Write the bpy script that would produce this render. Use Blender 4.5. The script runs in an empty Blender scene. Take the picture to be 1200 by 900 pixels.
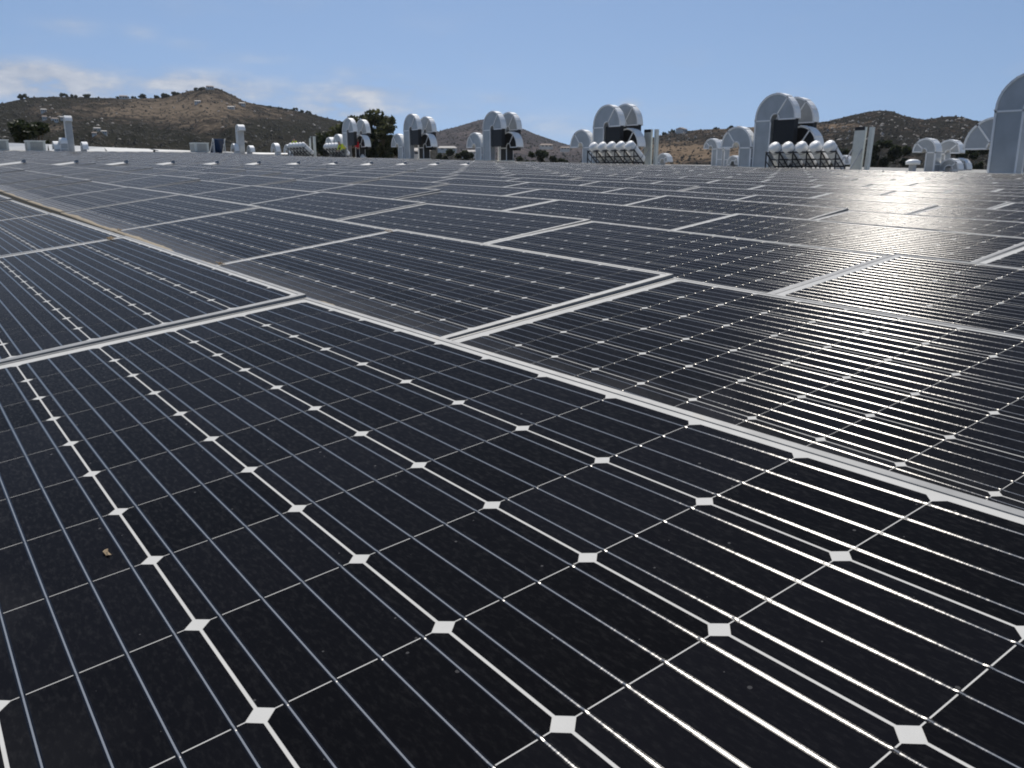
import bpy, math, random
import numpy as np
from mathutils import Matrix, Vector
random.seed(7); rng = np.random.default_rng(11)
scene = bpy.context.scene
R = math.radians
# ------------------------------------------------------------------ camera / sky / sun
CZ = 10.0                                   # eye height above the surrounding ground (standing on a warehouse roof)
# axes: x runs across the panel rows, y runs along them, z up; camera above the origin
CAM_AZ, CAM_PITCH, FPX = 54.35, -14.06, 1001.8
cam = bpy.data.cameras.new('camera'); cam.lens = 36 * FPX / 1200; cam.sensor_width = 36
cam.clip_start = .02; cam.clip_end = 20000
camo = bpy.data.objects.new('camera', cam); scene.collection.objects.link(camo)
camo.location = (0, 0, CZ)
camo.rotation_euler = (R(90 + CAM_PITCH), 0, R(CAM_AZ - 90))
scene.camera = camo
scene.cycles.filter_width = 1.9
SUN_AZ, SUN_EL = 58.5, 55.5
sdir = Vector((math.cos(R(SUN_EL)) * math.cos(R(SUN_AZ)), math.cos(R(SUN_EL)) * math.sin(R(SUN_AZ)), math.sin(R(SUN_EL))))
sun = bpy.data.lights.new('sun', 'SUN'); sun.energy = 4.0; sun.angle = R(.53); sun.color = (1, .95, .88)
suno = bpy.data.objects.new('sun', sun); scene.collection.objects.link(suno)
suno.rotation_euler = sdir.to_track_quat('Z', 'Y').to_euler(); suno.location = (0, 0, 60)
scene.view_settings.view_transform = 'Standard'; scene.view_settings.look = 'None'
scene.view_settings.exposure = .1; scene.view_settings.gamma = 1; scene.view_settings.use_curve_mapping = False

FW = np.array([math.cos(R(CAM_AZ)), math.sin(R(CAM_AZ))]); RT = np.array([FW[1], -FW[0]])
cp, sp = math.cos(R(CAM_PITCH)), math.sin(R(CAM_PITCH))
def proj(p):                                # point -> position in the 1200x900 photograph, depth
    x, y, z = p[0], p[1], p[2] - CZ
    f = x * FW[0] + y * FW[1]; r = x * RT[0] + y * RT[1]
    d = f * cp + z * sp; u = -f * sp + z * cp
    return 600 + FPX * r / d, 450 - FPX * u / d, d
def az_el(px, py):                          # direction of a photograph point
    r, u = (px - 600) / FPX, (450 - py) / FPX
    f = cp - u * sp; z = sp + u * cp
    x = f * FW[0] + r * RT[0]; y = f * FW[1] + r * RT[1]
    return math.atan2(y, x), math.atan2(z, math.hypot(x, y))
def at(px, dist, py=None):                  # ground-plan point in direction px at a horizontal distance
    a, e = az_el(px, py if py is not None else 199)
    return (dist * math.cos(a), dist * math.sin(a), CZ + dist * math.tan(e))

# ------------------------------------------------------------------ node helpers
def mat(name):
    m = bpy.data.materials.new(name); m.use_nodes = True
    nt = m.node_tree; return m, nt, nt.nodes['Principled BSDF']
def N(nt, t, **kw):
    n = nt.nodes.new(t)
    for k, v in kw.items(): setattr(n, k, v)
    return n
def L(nt, a, b): nt.links.new(a, b)
def math_(nt, op, a, b=None, c=None, clamp=False):
    n = N(nt, 'ShaderNodeMath', operation=op, use_clamp=clamp)
    for i, v in enumerate((a, b, c)):
        if v is None: continue
        if isinstance(v, (int, float)): n.inputs[i].default_value = v
        else: L(nt, v, n.inputs[i])
    return n.outputs[0]
def ramp(nt, fac, stops):
    n = N(nt, 'ShaderNodeValToRGB'); e = n.color_ramp.elements
    while len(e) < len(stops): e.new(.5)
    for el, (p, c) in zip(e, stops):
        el.position = p; el.color = (*c, 1) if not isinstance(c, (int, float)) else (c, c, c, 1)
    L(nt, fac, n.inputs[0]); return n.outputs[0]
def mixc(nt, fac, a, b):
    n = N(nt, 'ShaderNodeMix', data_type='RGBA')
    for i, v in ((0, fac), (6, a), (7, b)):
        if isinstance(v, (int, float)): n.inputs[i].default_value = v
        elif isinstance(v, tuple): n.inputs[i].default_value = (*v, 1)
        else: L(nt, v, n.inputs[i])
    return n.outputs[2]
def noise(nt, vec, scale, detail=4, rough=.55):
    n = N(nt, 'ShaderNodeTexNoise'); n.inputs['Scale'].default_value = scale
    n.inputs['Detail'].default_value = detail; n.inputs['Roughness'].default_value = rough
    if vec is not None: L(nt, vec, n.inputs['Vector'])
    return n.outputs[0]
def bump(nt, h, strength, dist, normal_in):
    b = N(nt, 'ShaderNodeBump'); b.inputs['Strength'].default_value = strength; b.inputs['Distance'].default_value = dist
    L(nt, h, b.inputs['Height']); L(nt, b.outputs[0], normal_in); return b
def pos(nt): return N(nt, 'ShaderNodeNewGeometry').outputs['Position']
def scaled(nt, v, s):
    m = N(nt, 'ShaderNodeMapping'); m.inputs['Scale'].default_value = s; L(nt, v, m.inputs[0]); return m.outputs[0]

# ------------------------------------------------------------------ sky with low clouds
w = bpy.data.worlds.new('World'); scene.world = w; w.use_nodes = True
nt = w.node_tree; bg = nt.nodes['Background']; bg.inputs[1].default_value = .095
sky = N(nt, 'ShaderNodeTexSky', sky_type='NISHITA'); sky.sun_disc = False
sky.sun_elevation = R(SUN_EL); sky.sun_rotation = R(90 - SUN_AZ); sky.altitude = 300
sky.air_density = 1.0; sky.dust_density = .25; sky.ozone_density = 1.8
tc = N(nt, 'ShaderNodeTexCoord').outputs['Generated']
lifted = N(nt, 'ShaderNodeVectorMath', operation='ADD'); L(nt, tc, lifted.inputs[0]); lifted.inputs[1].default_value = (0, 0, .20)
unit = N(nt, 'ShaderNodeVectorMath', operation='NORMALIZE'); L(nt, lifted.outputs[0], unit.inputs[0]); L(nt, unit.outputs[0], sky.inputs[0])   # clear dry air: little haze at the horizon
sep = N(nt, 'ShaderNodeSeparateXYZ'); L(nt, tc, sep.inputs[0])
az = math_(nt, 'ARCTAN2', sep.outputs[1], sep.outputs[0]); el = math_(nt, 'ARCSINE', sep.outputs[2])
cmb = N(nt, 'ShaderNodeCombineXYZ'); L(nt, az, cmb.inputs[0]); L(nt, math_(nt, 'MULTIPLY', el, 2.6), cmb.inputs[1])
n1 = noise(nt, cmb.outputs[0], 16, 7, .6); n2 = noise(nt, cmb.outputs[0], 5.5, 3, .5)
def blob(px, py, wx, wy, amp):
    a, e = az_el(px, py); wa, we = wx / 1050, wy / 1050
    da = math_(nt, 'DIVIDE', math_(nt, 'SUBTRACT', az, a), wa); de = math_(nt, 'DIVIDE', math_(nt, 'SUBTRACT', el, e), we)
    r2 = math_(nt, 'ADD', math_(nt, 'MULTIPLY', da, da), math_(nt, 'MULTIPLY', de, de))
    return math_(nt, 'MULTIPLY', math_(nt, 'EXPONENT', math_(nt, 'MULTIPLY', r2, -1)), amp)
tot = None
for b in ((30, 82, 60, 10, 1.0), (20, 100, 95, 18, .8), (110, 106, 110, 14, .6), (225, 95, 50, 11, .8), (300, 110, 70, 16, .6), (82, 30, 26, 9, .33),
          (165, 38, 16, 8, .28), (222, 52, 22, 6, .2), (290, 68, 50, 6, .2), (420, 112, 60, 17, .55), (455, 104, 60, 7, .42), (415, 84, 35, 7, .25),
          (395, 132, 45, 12, .6), (585, 116, 22, 6, .42), (740, 122, 13, 5, .62), (800, 131, 32, 7, .28), (655, 150, 60, 14, .4), (470, 128, 90, 12, .35)):
    v = blob(*b); tot = v if tot is None else math_(nt, 'ADD', tot, v)
dens = math_(nt, 'MULTIPLY', tot, math_(nt, 'ADD', math_(nt, 'MULTIPLY', n1, 3.6), -1.2))
# the rest of the horizon: thin scattered low cloud all round
band = math_(nt, 'MULTIPLY', math_(nt, 'SUBTRACT', n2, .56, clamp=True), 2.0)
band = math_(nt, 'MULTIPLY', band, math_(nt, 'EXPONENT', math_(nt, 'MULTIPLY', math_(nt, 'ABSOLUTE', el), -9)))
dens = math_(nt, 'MINIMUM', math_(nt, 'ADD', dens, band), .82, clamp=True)
shade = ramp(nt, n1, [(.42, (3.7, 4.1, 5.0)), (.68, (6.6, 6.7, 7.0))])
skyc = mixc(nt, dens, sky.outputs[0], shade); L(nt, skyc, bg.inputs[0])

# ------------------------------------------------------------------ object helpers
col = scene.collection
def link(name, me, parent=None, m=None):
    o = bpy.data.objects.new(name, me); col.objects.link(o)
    if m is not None and me is not None and not me.materials: me.materials.append(m)
    if parent is not None: o.parent = parent
    return o
def tag(o, label=None, cat=None, group=None, kind=None):
    if label: o['label'] = label
    if cat: o['category'] = cat
    if group: o['group'] = group
    if kind: o['kind'] = kind
    return o
def empty(name, loc, rz, label, cat, group=None):
    o = bpy.data.objects.new(name, None); col.objects.link(o); o.empty_display_size = .2
    o.location = loc; o.rotation_euler = (0, 0, rz); return tag(o, label, cat, group)
class MB:                                   # collects shapes, builds one mesh
    def __init__(s): s.v = []; s.f = []; s.mi = []; s.sm = []
    def add(s, vs, fs, mi=0, smooth=False):
        b = len(s.v); s.v += [tuple(p) for p in vs]
        for f in fs: s.f.append([b + i for i in f]); s.mi.append(mi); s.sm.append(smooth)
    def box(s, c, d, rot=None, mi=0):
        vs = [Vector((x * d[0] / 2, y * d[1] / 2, z * d[2] / 2)) for x in (-1, 1) for y in (-1, 1) for z in (-1, 1)]
        if rot is not None: vs = [rot @ q for q in vs]
        c = Vector(c); vs = [q + c for q in vs]
        s.add(vs, [(0, 1, 3, 2), (4, 6, 7, 5), (0, 4, 5, 1), (2, 3, 7, 6), (0, 2, 6, 4), (1, 5, 7, 3)], mi)
    def tube(s, a, b, r0, r1=None, n=8, cap=True, mi=0):
        a, b = Vector(a), Vector(b); r1 = r0 if r1 is None else r1
        d = (b - a).normalized(); x = d.orthogonal().normalized(); y = d.cross(x)
        vs = []
        for c, r in ((a, r0), (b, r1)):
            for i in range(n): t = 2 * math.pi * i / n; vs.append(c + x * (r * math.cos(t)) + y * (r * math.sin(t)))
        s.add(vs, [(i, (i + 1) % n, n + (i + 1) % n, n + i) for i in range(n)], mi, True)
        if cap: s.add(vs[:n], [tuple(range(n))[::-1]], mi); s.add(vs[n:], [tuple(range(n))], mi)
    def lathe(s, prof, a, d, n=14, mi=0):   # prof: (along, radius) around axis d from a
        a = Vector(a); d = Vector(d).normalized(); x = d.orthogonal().normalized(); y = d.cross(x); vs = []
        for h, r in prof:
            for i in range(n): t = 2 * math.pi * i / n; vs.append(a + d * h + x * (r * math.cos(t)) + y * (r * math.sin(t)))
        fs = [(j * n + i, j * n + (i + 1) % n, (j + 1) * n + (i + 1) % n, (j + 1) * n + i) for j in range(len(prof) - 1) for i in range(n)]
        s.add(vs, fs, mi, True)
    def mesh(s, name):
        me = bpy.data.meshes.new(name); me.from_pydata(s.v, [], s.f)
        me.polygons.foreach_set('material_index', s.mi); me.polygons.foreach_set('use_smooth', s.sm); me.update(); return me
    def build(s, name, m, parent=None):
        me = s.mesh(name)
        for k in (m if isinstance(m, (list, tuple)) else [m]): me.materials.append(k)
        return link(name, me, parent)
def np_mesh(name, v, f, m=None, smooth=False):
    v = np.asarray(v, np.float32); f = np.asarray(f, np.int32); n, k = f.shape
    me = bpy.data.meshes.new(name); me.vertices.add(len(v)); me.vertices.foreach_set('co', v.ravel())
    me.loops.add(n * k); me.loops.foreach_set('vertex_index', f.ravel())
    me.polygons.add(n); me.polygons.foreach_set('loop_start', np.arange(0, n * k, k, dtype=np.int32))
    me.polygons.foreach_set('loop_total', np.full(n, k, np.int32))
    me.polygons.foreach_set('use_smooth', np.full(n, smooth)); me.update(calc_edges=True)
    if m: me.materials.append(m)
    return me
def vnoise(x, y, seed=0):                   # value noise, vectorised
    xi, yi = np.floor(x).astype(np.int64), np.floor(y).astype(np.int64); xf, yf = x - xi, y - yi
    def h(i, j):
        n = (i * 374761393 + j * 668265263 + seed * 1442695041) & 0xffffffff
        n = ((n ^ (n >> 13)) * 1274126177) & 0xffffffff
        return ((n ^ (n >> 16)) & 0xffff) / 65535.
    u, v = xf * xf * (3 - 2 * xf), yf * yf * (3 - 2 * yf)
    return (h(xi, yi) * (1 - u) + h(xi + 1, yi) * u) * (1 - v) + (h(xi, yi + 1) * (1 - u) + h(xi + 1, yi + 1) * u) * v
def fbm(x, y, seed=0, o=5):
    t = 0; a = .5
    for k in range(o): t = t + a * (vnoise(x, y, seed + k) - .5); x, y, a = x * 2.03 + 9.7, y * 2.03 + 3.1, a * .5
    return t

# ------------------------------------------------------------------ materials
def simple(name, c, rough=.6, metal=0, nscale=0, namt=.15, bstr=0):
    m, nt, p = mat(name); p.inputs['Roughness'].default_value = rough; p.inputs['Metallic'].default_value = metal
    if nscale:
        f = noise(nt, pos(nt), nscale, 5)
        L(nt, mixc(nt, f, tuple(k * (1 - namt * 1.6) for k in c), tuple(min(1, k * (1 + namt * 1.6)) for k in c)), p.inputs['Base Color'])
        if bstr: bump(nt, f, bstr, .02, p.inputs['Normal'])
    else: p.inputs['Base Color'].default_value = (*c, 1)
    return m
M = {}
# cells under glass: dark silicon, dust film on the glass, coat = the glass face
def glass_face(nt, p, base, h, rough, weight):
    """lightly textured solar glass with an anti-reflective skin over a matt base"""
    out = nt.nodes['Material Output']; nt.nodes.remove(p)
    d = N(nt, 'ShaderNodeBsdfDiffuse'); L(nt, base, d.inputs['Color'])
    g = N(nt, 'ShaderNodeBsdfGlossy', distribution='BECKMANN')
    if isinstance(rough, float): g.inputs['Roughness'].default_value = rough
    else: L(nt, rough, g.inputs['Roughness'])
    b = N(nt, 'ShaderNodeBump'); b.inputs['Strength'].default_value = .07; b.inputs['Distance'].default_value = .0006
    L(nt, h, b.inputs['Height']); L(nt, b.outputs[0], g.inputs['Normal'])
    fr = N(nt, 'ShaderNodeFresnel'); fr.inputs[0].default_value = 1.30
    mx = N(nt, 'ShaderNodeMixShader'); L(nt, math_(nt, 'MULTIPLY', fr.outputs[0], weight), mx.inputs[0])
    L(nt, d.outputs[0], mx.inputs[1]); L(nt, g.outputs[0], mx.inputs[2]); L(nt, mx.outputs[0], out.inputs[0])
def cell_material():
    m, nt, p = mat('silicon_cell_under_glass')
    P = pos(nt); tcn = N(nt, 'ShaderNodeTexCoord').outputs['Object']
    sy = N(nt, 'ShaderNodeSeparateXYZ'); L(nt, tcn, sy.inputs[0])
    at_ = N(nt, 'ShaderNodeAttribute', attribute_type='OBJECT', attribute_name='across')
    Y = math_(nt, 'ADD', sy.outputs[1], at_.outputs['Fac'])
    edge_n = noise(nt, P, 7, 4)
    low = math_(nt, 'SUBTRACT', 1, math_(nt, 'DIVIDE', Y, math_(nt, 'ADD', math_(nt, 'MULTIPLY', edge_n, .34), .06)), clamp=True)
    big = noise(nt, P, .55, 3); fine = noise(nt, scaled(nt, P, (240, 80, 200)), 1, 6, .7); vo = N(nt, 'ShaderNodeTexVoronoi'); vo.inputs['Scale'].default_value = 62; L(nt, P, vo.inputs['Vector']); vs = N(nt, 'ShaderNodeSeparateXYZ'); L(nt, vo.outputs['Color'], vs.inputs[0])
    speck = math_(nt, 'MULTIPLY', math_(nt, 'LESS_THAN', vo.outputs['Distance'], math_(nt, 'MULTIPLY', math_(nt, 'MULTIPLY', vs.outputs[1], vs.outputs[2]), .16)), math_(nt, 'GREATER_THAN', vs.outputs[0], .62))
    film = math_(nt, 'MULTIPLY', math_(nt, 'ADD', math_(nt, 'MULTIPLY', big, .5), math_(nt, 'MULTIPLY', fine, .9)), .0055)
    film = math_(nt, 'ADD', film, math_(nt, 'MULTIPLY', math_(nt, 'SUBTRACT', fine, .5, clamp=True), .055))
    film = math_(nt, 'ADD', film, math_(nt, 'MULTIPLY', speck, .11))
    film = math_(nt, 'ADD', film, math_(nt, 'MULTIPLY', low, .024))
    geo = N(nt, 'ShaderNodeNewGeometry'); dt = N(nt, 'ShaderNodeVectorMath', operation='DOT_PRODUCT'); L(nt, geo.outputs['Normal'], dt.inputs[0]); L(nt, geo.outputs['Incoming'], dt.inputs[1])
    film = math_(nt, 'DIVIDE', film, math_(nt, 'POWER', math_(nt, 'ADD', math_(nt, 'ABSOLUTE', dt.outputs['Value']), .05), 1.85))      # a grazing look passes through more of the dust film
    film = math_(nt, 'SUBTRACT', 1, math_(nt, 'EXPONENT', math_(nt, 'MULTIPLY', film, -1)), clamp=True)
    oi = N(nt, 'ShaderNodeObjectInfo').outputs['Random']
    si = mixc(nt, oi, (.0024, .0024, .0030), (.0062, .0064, .0085))
    base = mixc(nt, film, si, (.235, .23, .225))
    glass_face(nt, p, base, fine, math_(nt, 'ADD', .12, math_(nt, 'MULTIPLY', film, .12)), .19)
    return m
M['cell'] = cell_material()
m, nt, p = mat('white_backsheet'); M['sheet'] = m
nz = noise(nt, pos(nt), 25, 4)
glass_face(nt, p, mixc(nt, nz, (.50, .492, .46), (.62, .608, .57)), nz, .17, .3)
def glint_mat(name, col_, rough, fac, gl):
    m, nt, p = mat(name); out = nt.nodes['Material Output']; nt.nodes.remove(p)
    P = pos(nt); nz = noise(nt, scaled(nt, P, (70, 150, 70)), 1, 4); lw = noise(nt, scaled(nt, P, (45, 8, 20)), 1, 3)
    b1 = N(nt, 'ShaderNodeBump'); b1.inputs['Strength'].default_value = 1; b1.inputs['Distance'].default_value = .0007; L(nt, lw, b1.inputs['Height'])
    b2 = N(nt, 'ShaderNodeBump'); b2.inputs['Strength'].default_value = .25; b2.inputs['Distance'].default_value = .0007; L(nt, nz, b2.inputs['Height']); L(nt, b1.outputs[0], b2.inputs['Normal'])
    g = N(nt, 'ShaderNodeBsdfAnisotropic', distribution='BECKMANN'); g.inputs['Color'].default_value = (*gl, 1)
    tg = N(nt, 'ShaderNodeCombineXYZ'); tg.inputs[1].default_value = 1; L(nt, tg.outputs[0], g.inputs['Tangent'])      # drawing grooves run along the rows
    g.inputs['Anisotropy'].default_value = .66
    L(nt, math_(nt, 'ADD', rough - .03, math_(nt, 'MULTIPLY', nz, .06)), g.inputs['Roughness']); L(nt, b2.outputs[0], g.inputs['Normal'])
    d = N(nt, 'ShaderNodeBsdfDiffuse'); d.inputs['Color'].default_value = (*col_, 1)
    mx = N(nt, 'ShaderNodeMixShader')
    if fac: mx.inputs[0].default_value = fac
    else:
        fr = N(nt, 'ShaderNodeFresnel'); fr.inputs[0].default_value = 1.27; L(nt, fr.outputs[0], mx.inputs[0])
    L(nt, d.outputs[0], mx.inputs[1]); L(nt, g.outputs[0], mx.inputs[2]); L(nt, mx.outputs[0], out.inputs[0]); return m
M['ribbon'] = glint_mat('tinned_ribbon', (.27, .265, .25), .395, .46, (.72, .70, .66))
M['streak_strip'] = glint_mat('streak_widening_strip', (.004, .004, .005), .36, 0, (.9, .9, .9))  # dark glossy strips added beside the ribbons to broaden the sun glints
m, nt, p = mat('anodised_frame'); M['frame'] = m
nz = noise(nt, pos(nt), 18, 5)
L(nt, ramp(nt, nz, [(.3, (.21, .21, .205)), (.62, (.28, .28, .272)), (.8, (.27, .245, .20))]), p.inputs['Base Color'])
p.inputs['Metallic'].default_value = .3; p.inputs['Roughness'].default_value = .55
M['support'] = simple('galvanised_support', (.4, .41, .42), .5, .6, 6)
M['roof'] = simple('roof_membrane', (.30, .295, .27), .9, 0, 1.3, .15)
M['galv'] = simple('galvanised_sheet', (.43, .44, .44), .38, .4, 1.4, .2, .1)
M['band'] = simple('sunlit_galvanised_sheet', (.90, .90, .87), .45, 0, 3, .06)  # curved duct backs: galvanised sheet with sunlit brightness put into its colour
M['flange'] = simple('flange_paint', (.92, .91, .88), .5, 0, 5, .05)
M['curb'] = simple('cream_curb', (.84, .82, .74), .8, 0, 3, .1)
M['black'] = simple('black_duct', (.012, .012, .013), .55, 0, 4, .2)
M['dark'] = simple('dark_steel', (.035, .035, .038), .55, .3, 8, .2)
M['white'] = simple('white_painted_metal', (.88, .87, .83), .45, 0, 4, .07)
M['parapet'] = simple('white_parapet', (.88, .86, .80), .8, 0, .8, .07)
M['putty'] = simple('putty_panel', (.66, .68, .63), .6, 0, 3, .1)
M['grille'] = simple('grey_grille', (.22, .22, .21), .6, .2, 4, .15)
M['blue'] = simple('blue_collector', (.02, .045, .11), .15, 0, 4, .2)
M['dust'] = simple('tan_dust', (.30, .25, .175), .95, 0, 25, .2)
M['flange_grey'] = simple('weathered_white', (.48, .48, .46), .6, 0, 5, .1)
M['jbox'] = simple('grey_box', (.42, .42, .42), .6, 0, 6, .1)

# ------------------------------------------------------------------ array geometry (surveyed from the rows)
CELL = .1585; PL, PW, LP, RP = 1.978, .995, 1.981, 1.3293
def lift(v):                                # height of the roof along a row (metres), gently rising to the left
    x = v / CELL - 3.4994; s = x - 9
    zo = .20767 - .02678 * s + .005356 * math.sqrt(s * s + 64)
    return -.9927 * CELL * zo + .0002 * max(0, v - 60) ** 2, .12086 * CELL * zo
def high_edge(r, v):
    if r <= 1: return .822 + (r - 1) * RP, -.3085 + .01417 * max(0, v - 2.045)
    dz, du = lift(v); return .822 + (r - 1) * RP + du, -.3086 + dz
def low_edge(r, v):
    u, z = high_edge(r, v)
    return (u - .988, z - .1203) if r <= 1 else (u - .987, z - .130)
def roof_z(v): return CZ - .3086 + lift(v)[0] - .130 - .14
def bound(r, k): return {1: 2.029, 2: 2.056, 3: 2.043}.get(r, 2.042) + k * LP

# roof sheet of the warehouse, following the array, with its outer walls
us = np.concatenate([np.linspace(-9, 64, 40)]); vs_ = np.concatenate([np.linspace(-24, 112, 90)])
def far_edge(v): t = min(1, max(0, (v - 44) / 14)); return 64 - 28 * t * t * (3 - 2 * t)
g = [(-9 + (u + 9) / 73 * (far_edge(v) + 9), v, roof_z(v)) for v in vs_ for u in us]; nu, nv = len(us), len(vs_)
fs = [(j * nu + i, j * nu + i + 1, (j + 1) * nu + i + 1, (j + 1) * nu + i) for j in range(nv - 1) for i in range(nu - 1)]
tag(link('roof', np_mesh('roof', g, fs, M['roof'])), kind='structure')
mb = MB()
rim = [(us[0], v) for v in vs_] + [(-9 + (u + 9) / 73 * 45, vs_[-1]) for u in us[1:]] + [(far_edge(v), v) for v in vs_[::-1][1:]] + [(u, vs_[0]) for u in us[::-1][1:]]
nr = len(rim)
mb.add([(u, v, roof_z(v) - .01) for u, v in rim] + [(u, v, 0) for u, v in rim], [(i, (i + 1) % nr, nr + (i + 1) % nr, nr + i) for i in range(nr)])
tag(mb.build('roof_side_wall', M['curb']), kind='structure')

# panel meshes (local x along the row, y up the slope, z normal; origin at middle of the lower edge)
def frame_mesh():
    mb = MB(); l, w_, t = PL / 2, PW, .011
    o = [(-l, 0), (l, 0), (l, w_), (-l, w_)]; t2 = .021; i = [(-l + t, t), (l - t2, t), (l - t2, w_ - t), (-l + t, w_ - t)]
    vs = [(*q, 0) for q in o] + [(*q, 0) for q in i] + [(*q, -.04) for q in o] + [(*q, -.0016) for q in i]
    fs = []
    for a in range(4):
        b = (a + 1) % 4; fs += [(a, b, 4 + b, 4 + a), (8 + a, 8 + b, b, a), (4 + a, 4 + b, 12 + b, 12 + a)]
    mb.add(vs, fs); return mb.mesh('frame')
def sheet_arr():
    l = PL / 2 - .010; a, b = .010, PW - .010
    return np.array([(-l, a, -.0014), (l, a, -.0014), (l, b, -.0014), (-l, b, -.0014)])
CX, CY, CH = CELL - .0015, CELL - .0030, .0098
def cell_outline():
    hx, hy, c = CX / 2, CY / 2, CH
    return [(-hx + c, -hy), (hx - c, -hy), (hx, -hy + c), (hx, hy - c), (hx - c, hy), (-hx + c, hy), (-hx, hy - c), (-hx, -hy + c)]
Y0 = (PW - 6 * CELL) / 2
CSH = .0075
cell_pos = [(CSH - 6 * CELL + (a + .5) * CELL, Y0 + (b + .5) * CELL) for b in range(6) for a in range(12)]
bus_y = [Y0 + (b + (2 * t + 1) / 8) * CELL for b in range(6) for t in range(4)]
def one_cell():
    o = cell_outline(); mb = MB()
    mb.add([(*q, 0) for q in o] + [(*q, -.00015) for q in o], [tuple(range(8))] + [((a + 1) % 8, a, 8 + a, 8 + (a + 1) % 8) for a in range(8)])
    return mb.mesh('cell')
BW, FW_, BA = .0014, .0015, math.tan(R(7))
def bus_arr():                              # cross-section: wire arc between two added strips that widen its sun streak
    l = 6 * CELL - .002; V, F, K = [], [], []
    for c, h, k in ((0, BW / 2, 0), (-BW / 2 - FW_ / 2, FW_ / 2, 1), (BW / 2 + FW_ / 2, FW_ / 2, 1)):
        b = len(V); V += [(CSH - l, c - h, 0), (CSH + l, c - h, 0), (CSH + l, c, h * BA), (CSH - l, c, h * BA), (CSH + l, c + h, 0), (CSH - l, c + h, 0)]
        F += [(b, b + 1, b + 2, b + 3), (b + 3, b + 2, b + 4, b + 5)]; K += [k, k]
    return np.array(V), np.array(F), np.array(K)
def knuckles():                             # the little humps where a ribbon steps from cell to cell
    V, F = [], []; l, h = .0045, BW / 2
    for i in range(1, 12):
        x0 = CSH - 6 * CELL + i * CELL; b = len(V)
        for a in (-1, 0, 1):
            for c in (-1, 0, 1): V.append((x0 + a * l, c * h, h * BA * (1 - abs(c)) + .0011 * (1 - abs(a)) * (1 - .6 * abs(c)) + .00005))
        F += [(b + 3 * a + c, b + 3 * (a + 1) + c, b + 3 * (a + 1) + c + 1, b + 3 * a + c + 1) for a in (0, 1) for c in (0, 1)]
    return np.array(V), np.array(F)
def one_bus():
    v, f, k = bus_arr(); kv, kf = knuckles()
    return with_mats(np_mesh('busbar', np.concatenate([v, kv]), np.concatenate([f, kf + len(v)]), None, True), np.concatenate([k, np.zeros(len(kf), int)]))
def with_mats(me, k):
    me.materials.append(M['ribbon']); me.materials.append(M['streak_strip']); me.polygons.foreach_set('material_index', k.astype(np.int32)); me.update(); return me
ZC, ZB = -.0012, -.00115
FRAME = frame_mesh(); FRAME.materials.append(M['frame'])
SHEET = np_mesh('backsheet', sheet_arr(), [(0, 1, 2, 3)], M['sheet'])
CELLM = one_cell(); CELLM.materials.append(M['cell']); BUS = one_bus()
oc = np.array([(*q, 0) for q in cell_outline()])
quads = np.array([(0, 1, 4, 5), (7, 0, 5, 6), (1, 2, 3, 4)])
cells_v = np.concatenate([oc + (x, y, ZC) for x, y in cell_pos]); cells_f = np.concatenate([quads + 8 * i for i in range(72)])
bv, bf, bk = bus_arr(); bus_v = np.concatenate([bv + (0, y, ZB) for y in bus_y]); bus_f = np.concatenate([bf + len(bv) * i for i in range(24)]); bus_k = np.tile(bk, 24)
kv, kf = knuckles()
CELLS = np_mesh('cells', cells_v, cells_f, M['cell'])
BUSES = np_mesh('busbars', np.concatenate([bus_v] + [kv + (0, y, ZB) for y in bus_y]), np.concatenate([bus_f] + [kf + len(bus_v) + len(kv) * i for i in range(24)]), None, True); with_mats(BUSES, np.concatenate([bus_k, np.zeros(24 * len(kf), int)]))
sm = MB()
for x in (-.62, .62):
    sm.box((x, .10, -.085), (.05, .06, .09)); sm.box((x, .90, -.135), (.05, .06, .19)); sm.box((x, .5, -.052), (.04, .94, .022))
SUPP = sm.mesh('support_rail'); SUPP.materials.append(M['support'])

def panel_matrix(r, k):
    v1, v0 = bound(r, k) - .0015, bound(r, k) - LP + .0015; vc = (v0 + v1) / 2
    P = lambda e, v: Vector((e(r, v)[0], v, CZ + e(r, v)[1]))
    lo, hi = P(low_edge, vc), P(high_edge, vc)
    ax = ((P(high_edge, v0) + P(low_edge, v0)) - (P(high_edge, v1) + P(low_edge, v1))).normalized()
    ay = hi - lo; ay = (ay - ax * ay.dot(ax)).normalized(); azv = ax.cross(ay)
    if not (r == 1 and k == 0):
        e1, e2 = random.gauss(0, .003), random.gauss(0, .006)
        azv = (azv + ax * e1 + ay * e2).normalized(); ax = (ax - azv * ax.dot(azv)).normalized(); ay = azv.cross(ax)
        lo = lo + Vector((0, random.uniform(-.004, .004), random.uniform(-.002, .002)))
    return Matrix(((ax.x, ay.x, azv.x, lo.x), (ax.y, ay.y, azv.y, lo.y), (ax.z, ay.z, azv.z, lo.z), (0, 0, 0, 1)))
def ordinal(n):
    o = ['zeroth', 'first', 'second', 'third', 'fourth', 'fifth', 'sixth', 'seventh', 'eighth', 'ninth', 'tenth', 'eleventh', 'twelfth', 'thirteenth', 'fourteenth', 'fifteenth', 'sixteenth', 'seventeenth', 'eighteenth', 'nineteenth']
    if n < 20: return o[n]
    t = {20: 'twent', 30: 'thirt', 40: 'fort', 50: 'fift', 60: 'sixt'}[n // 10 * 10]
    return t + 'ieth' if n % 10 == 0 else t + 'y-' + o[n % 10]
NROWS, VEND = 22, 91
panels = []
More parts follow.
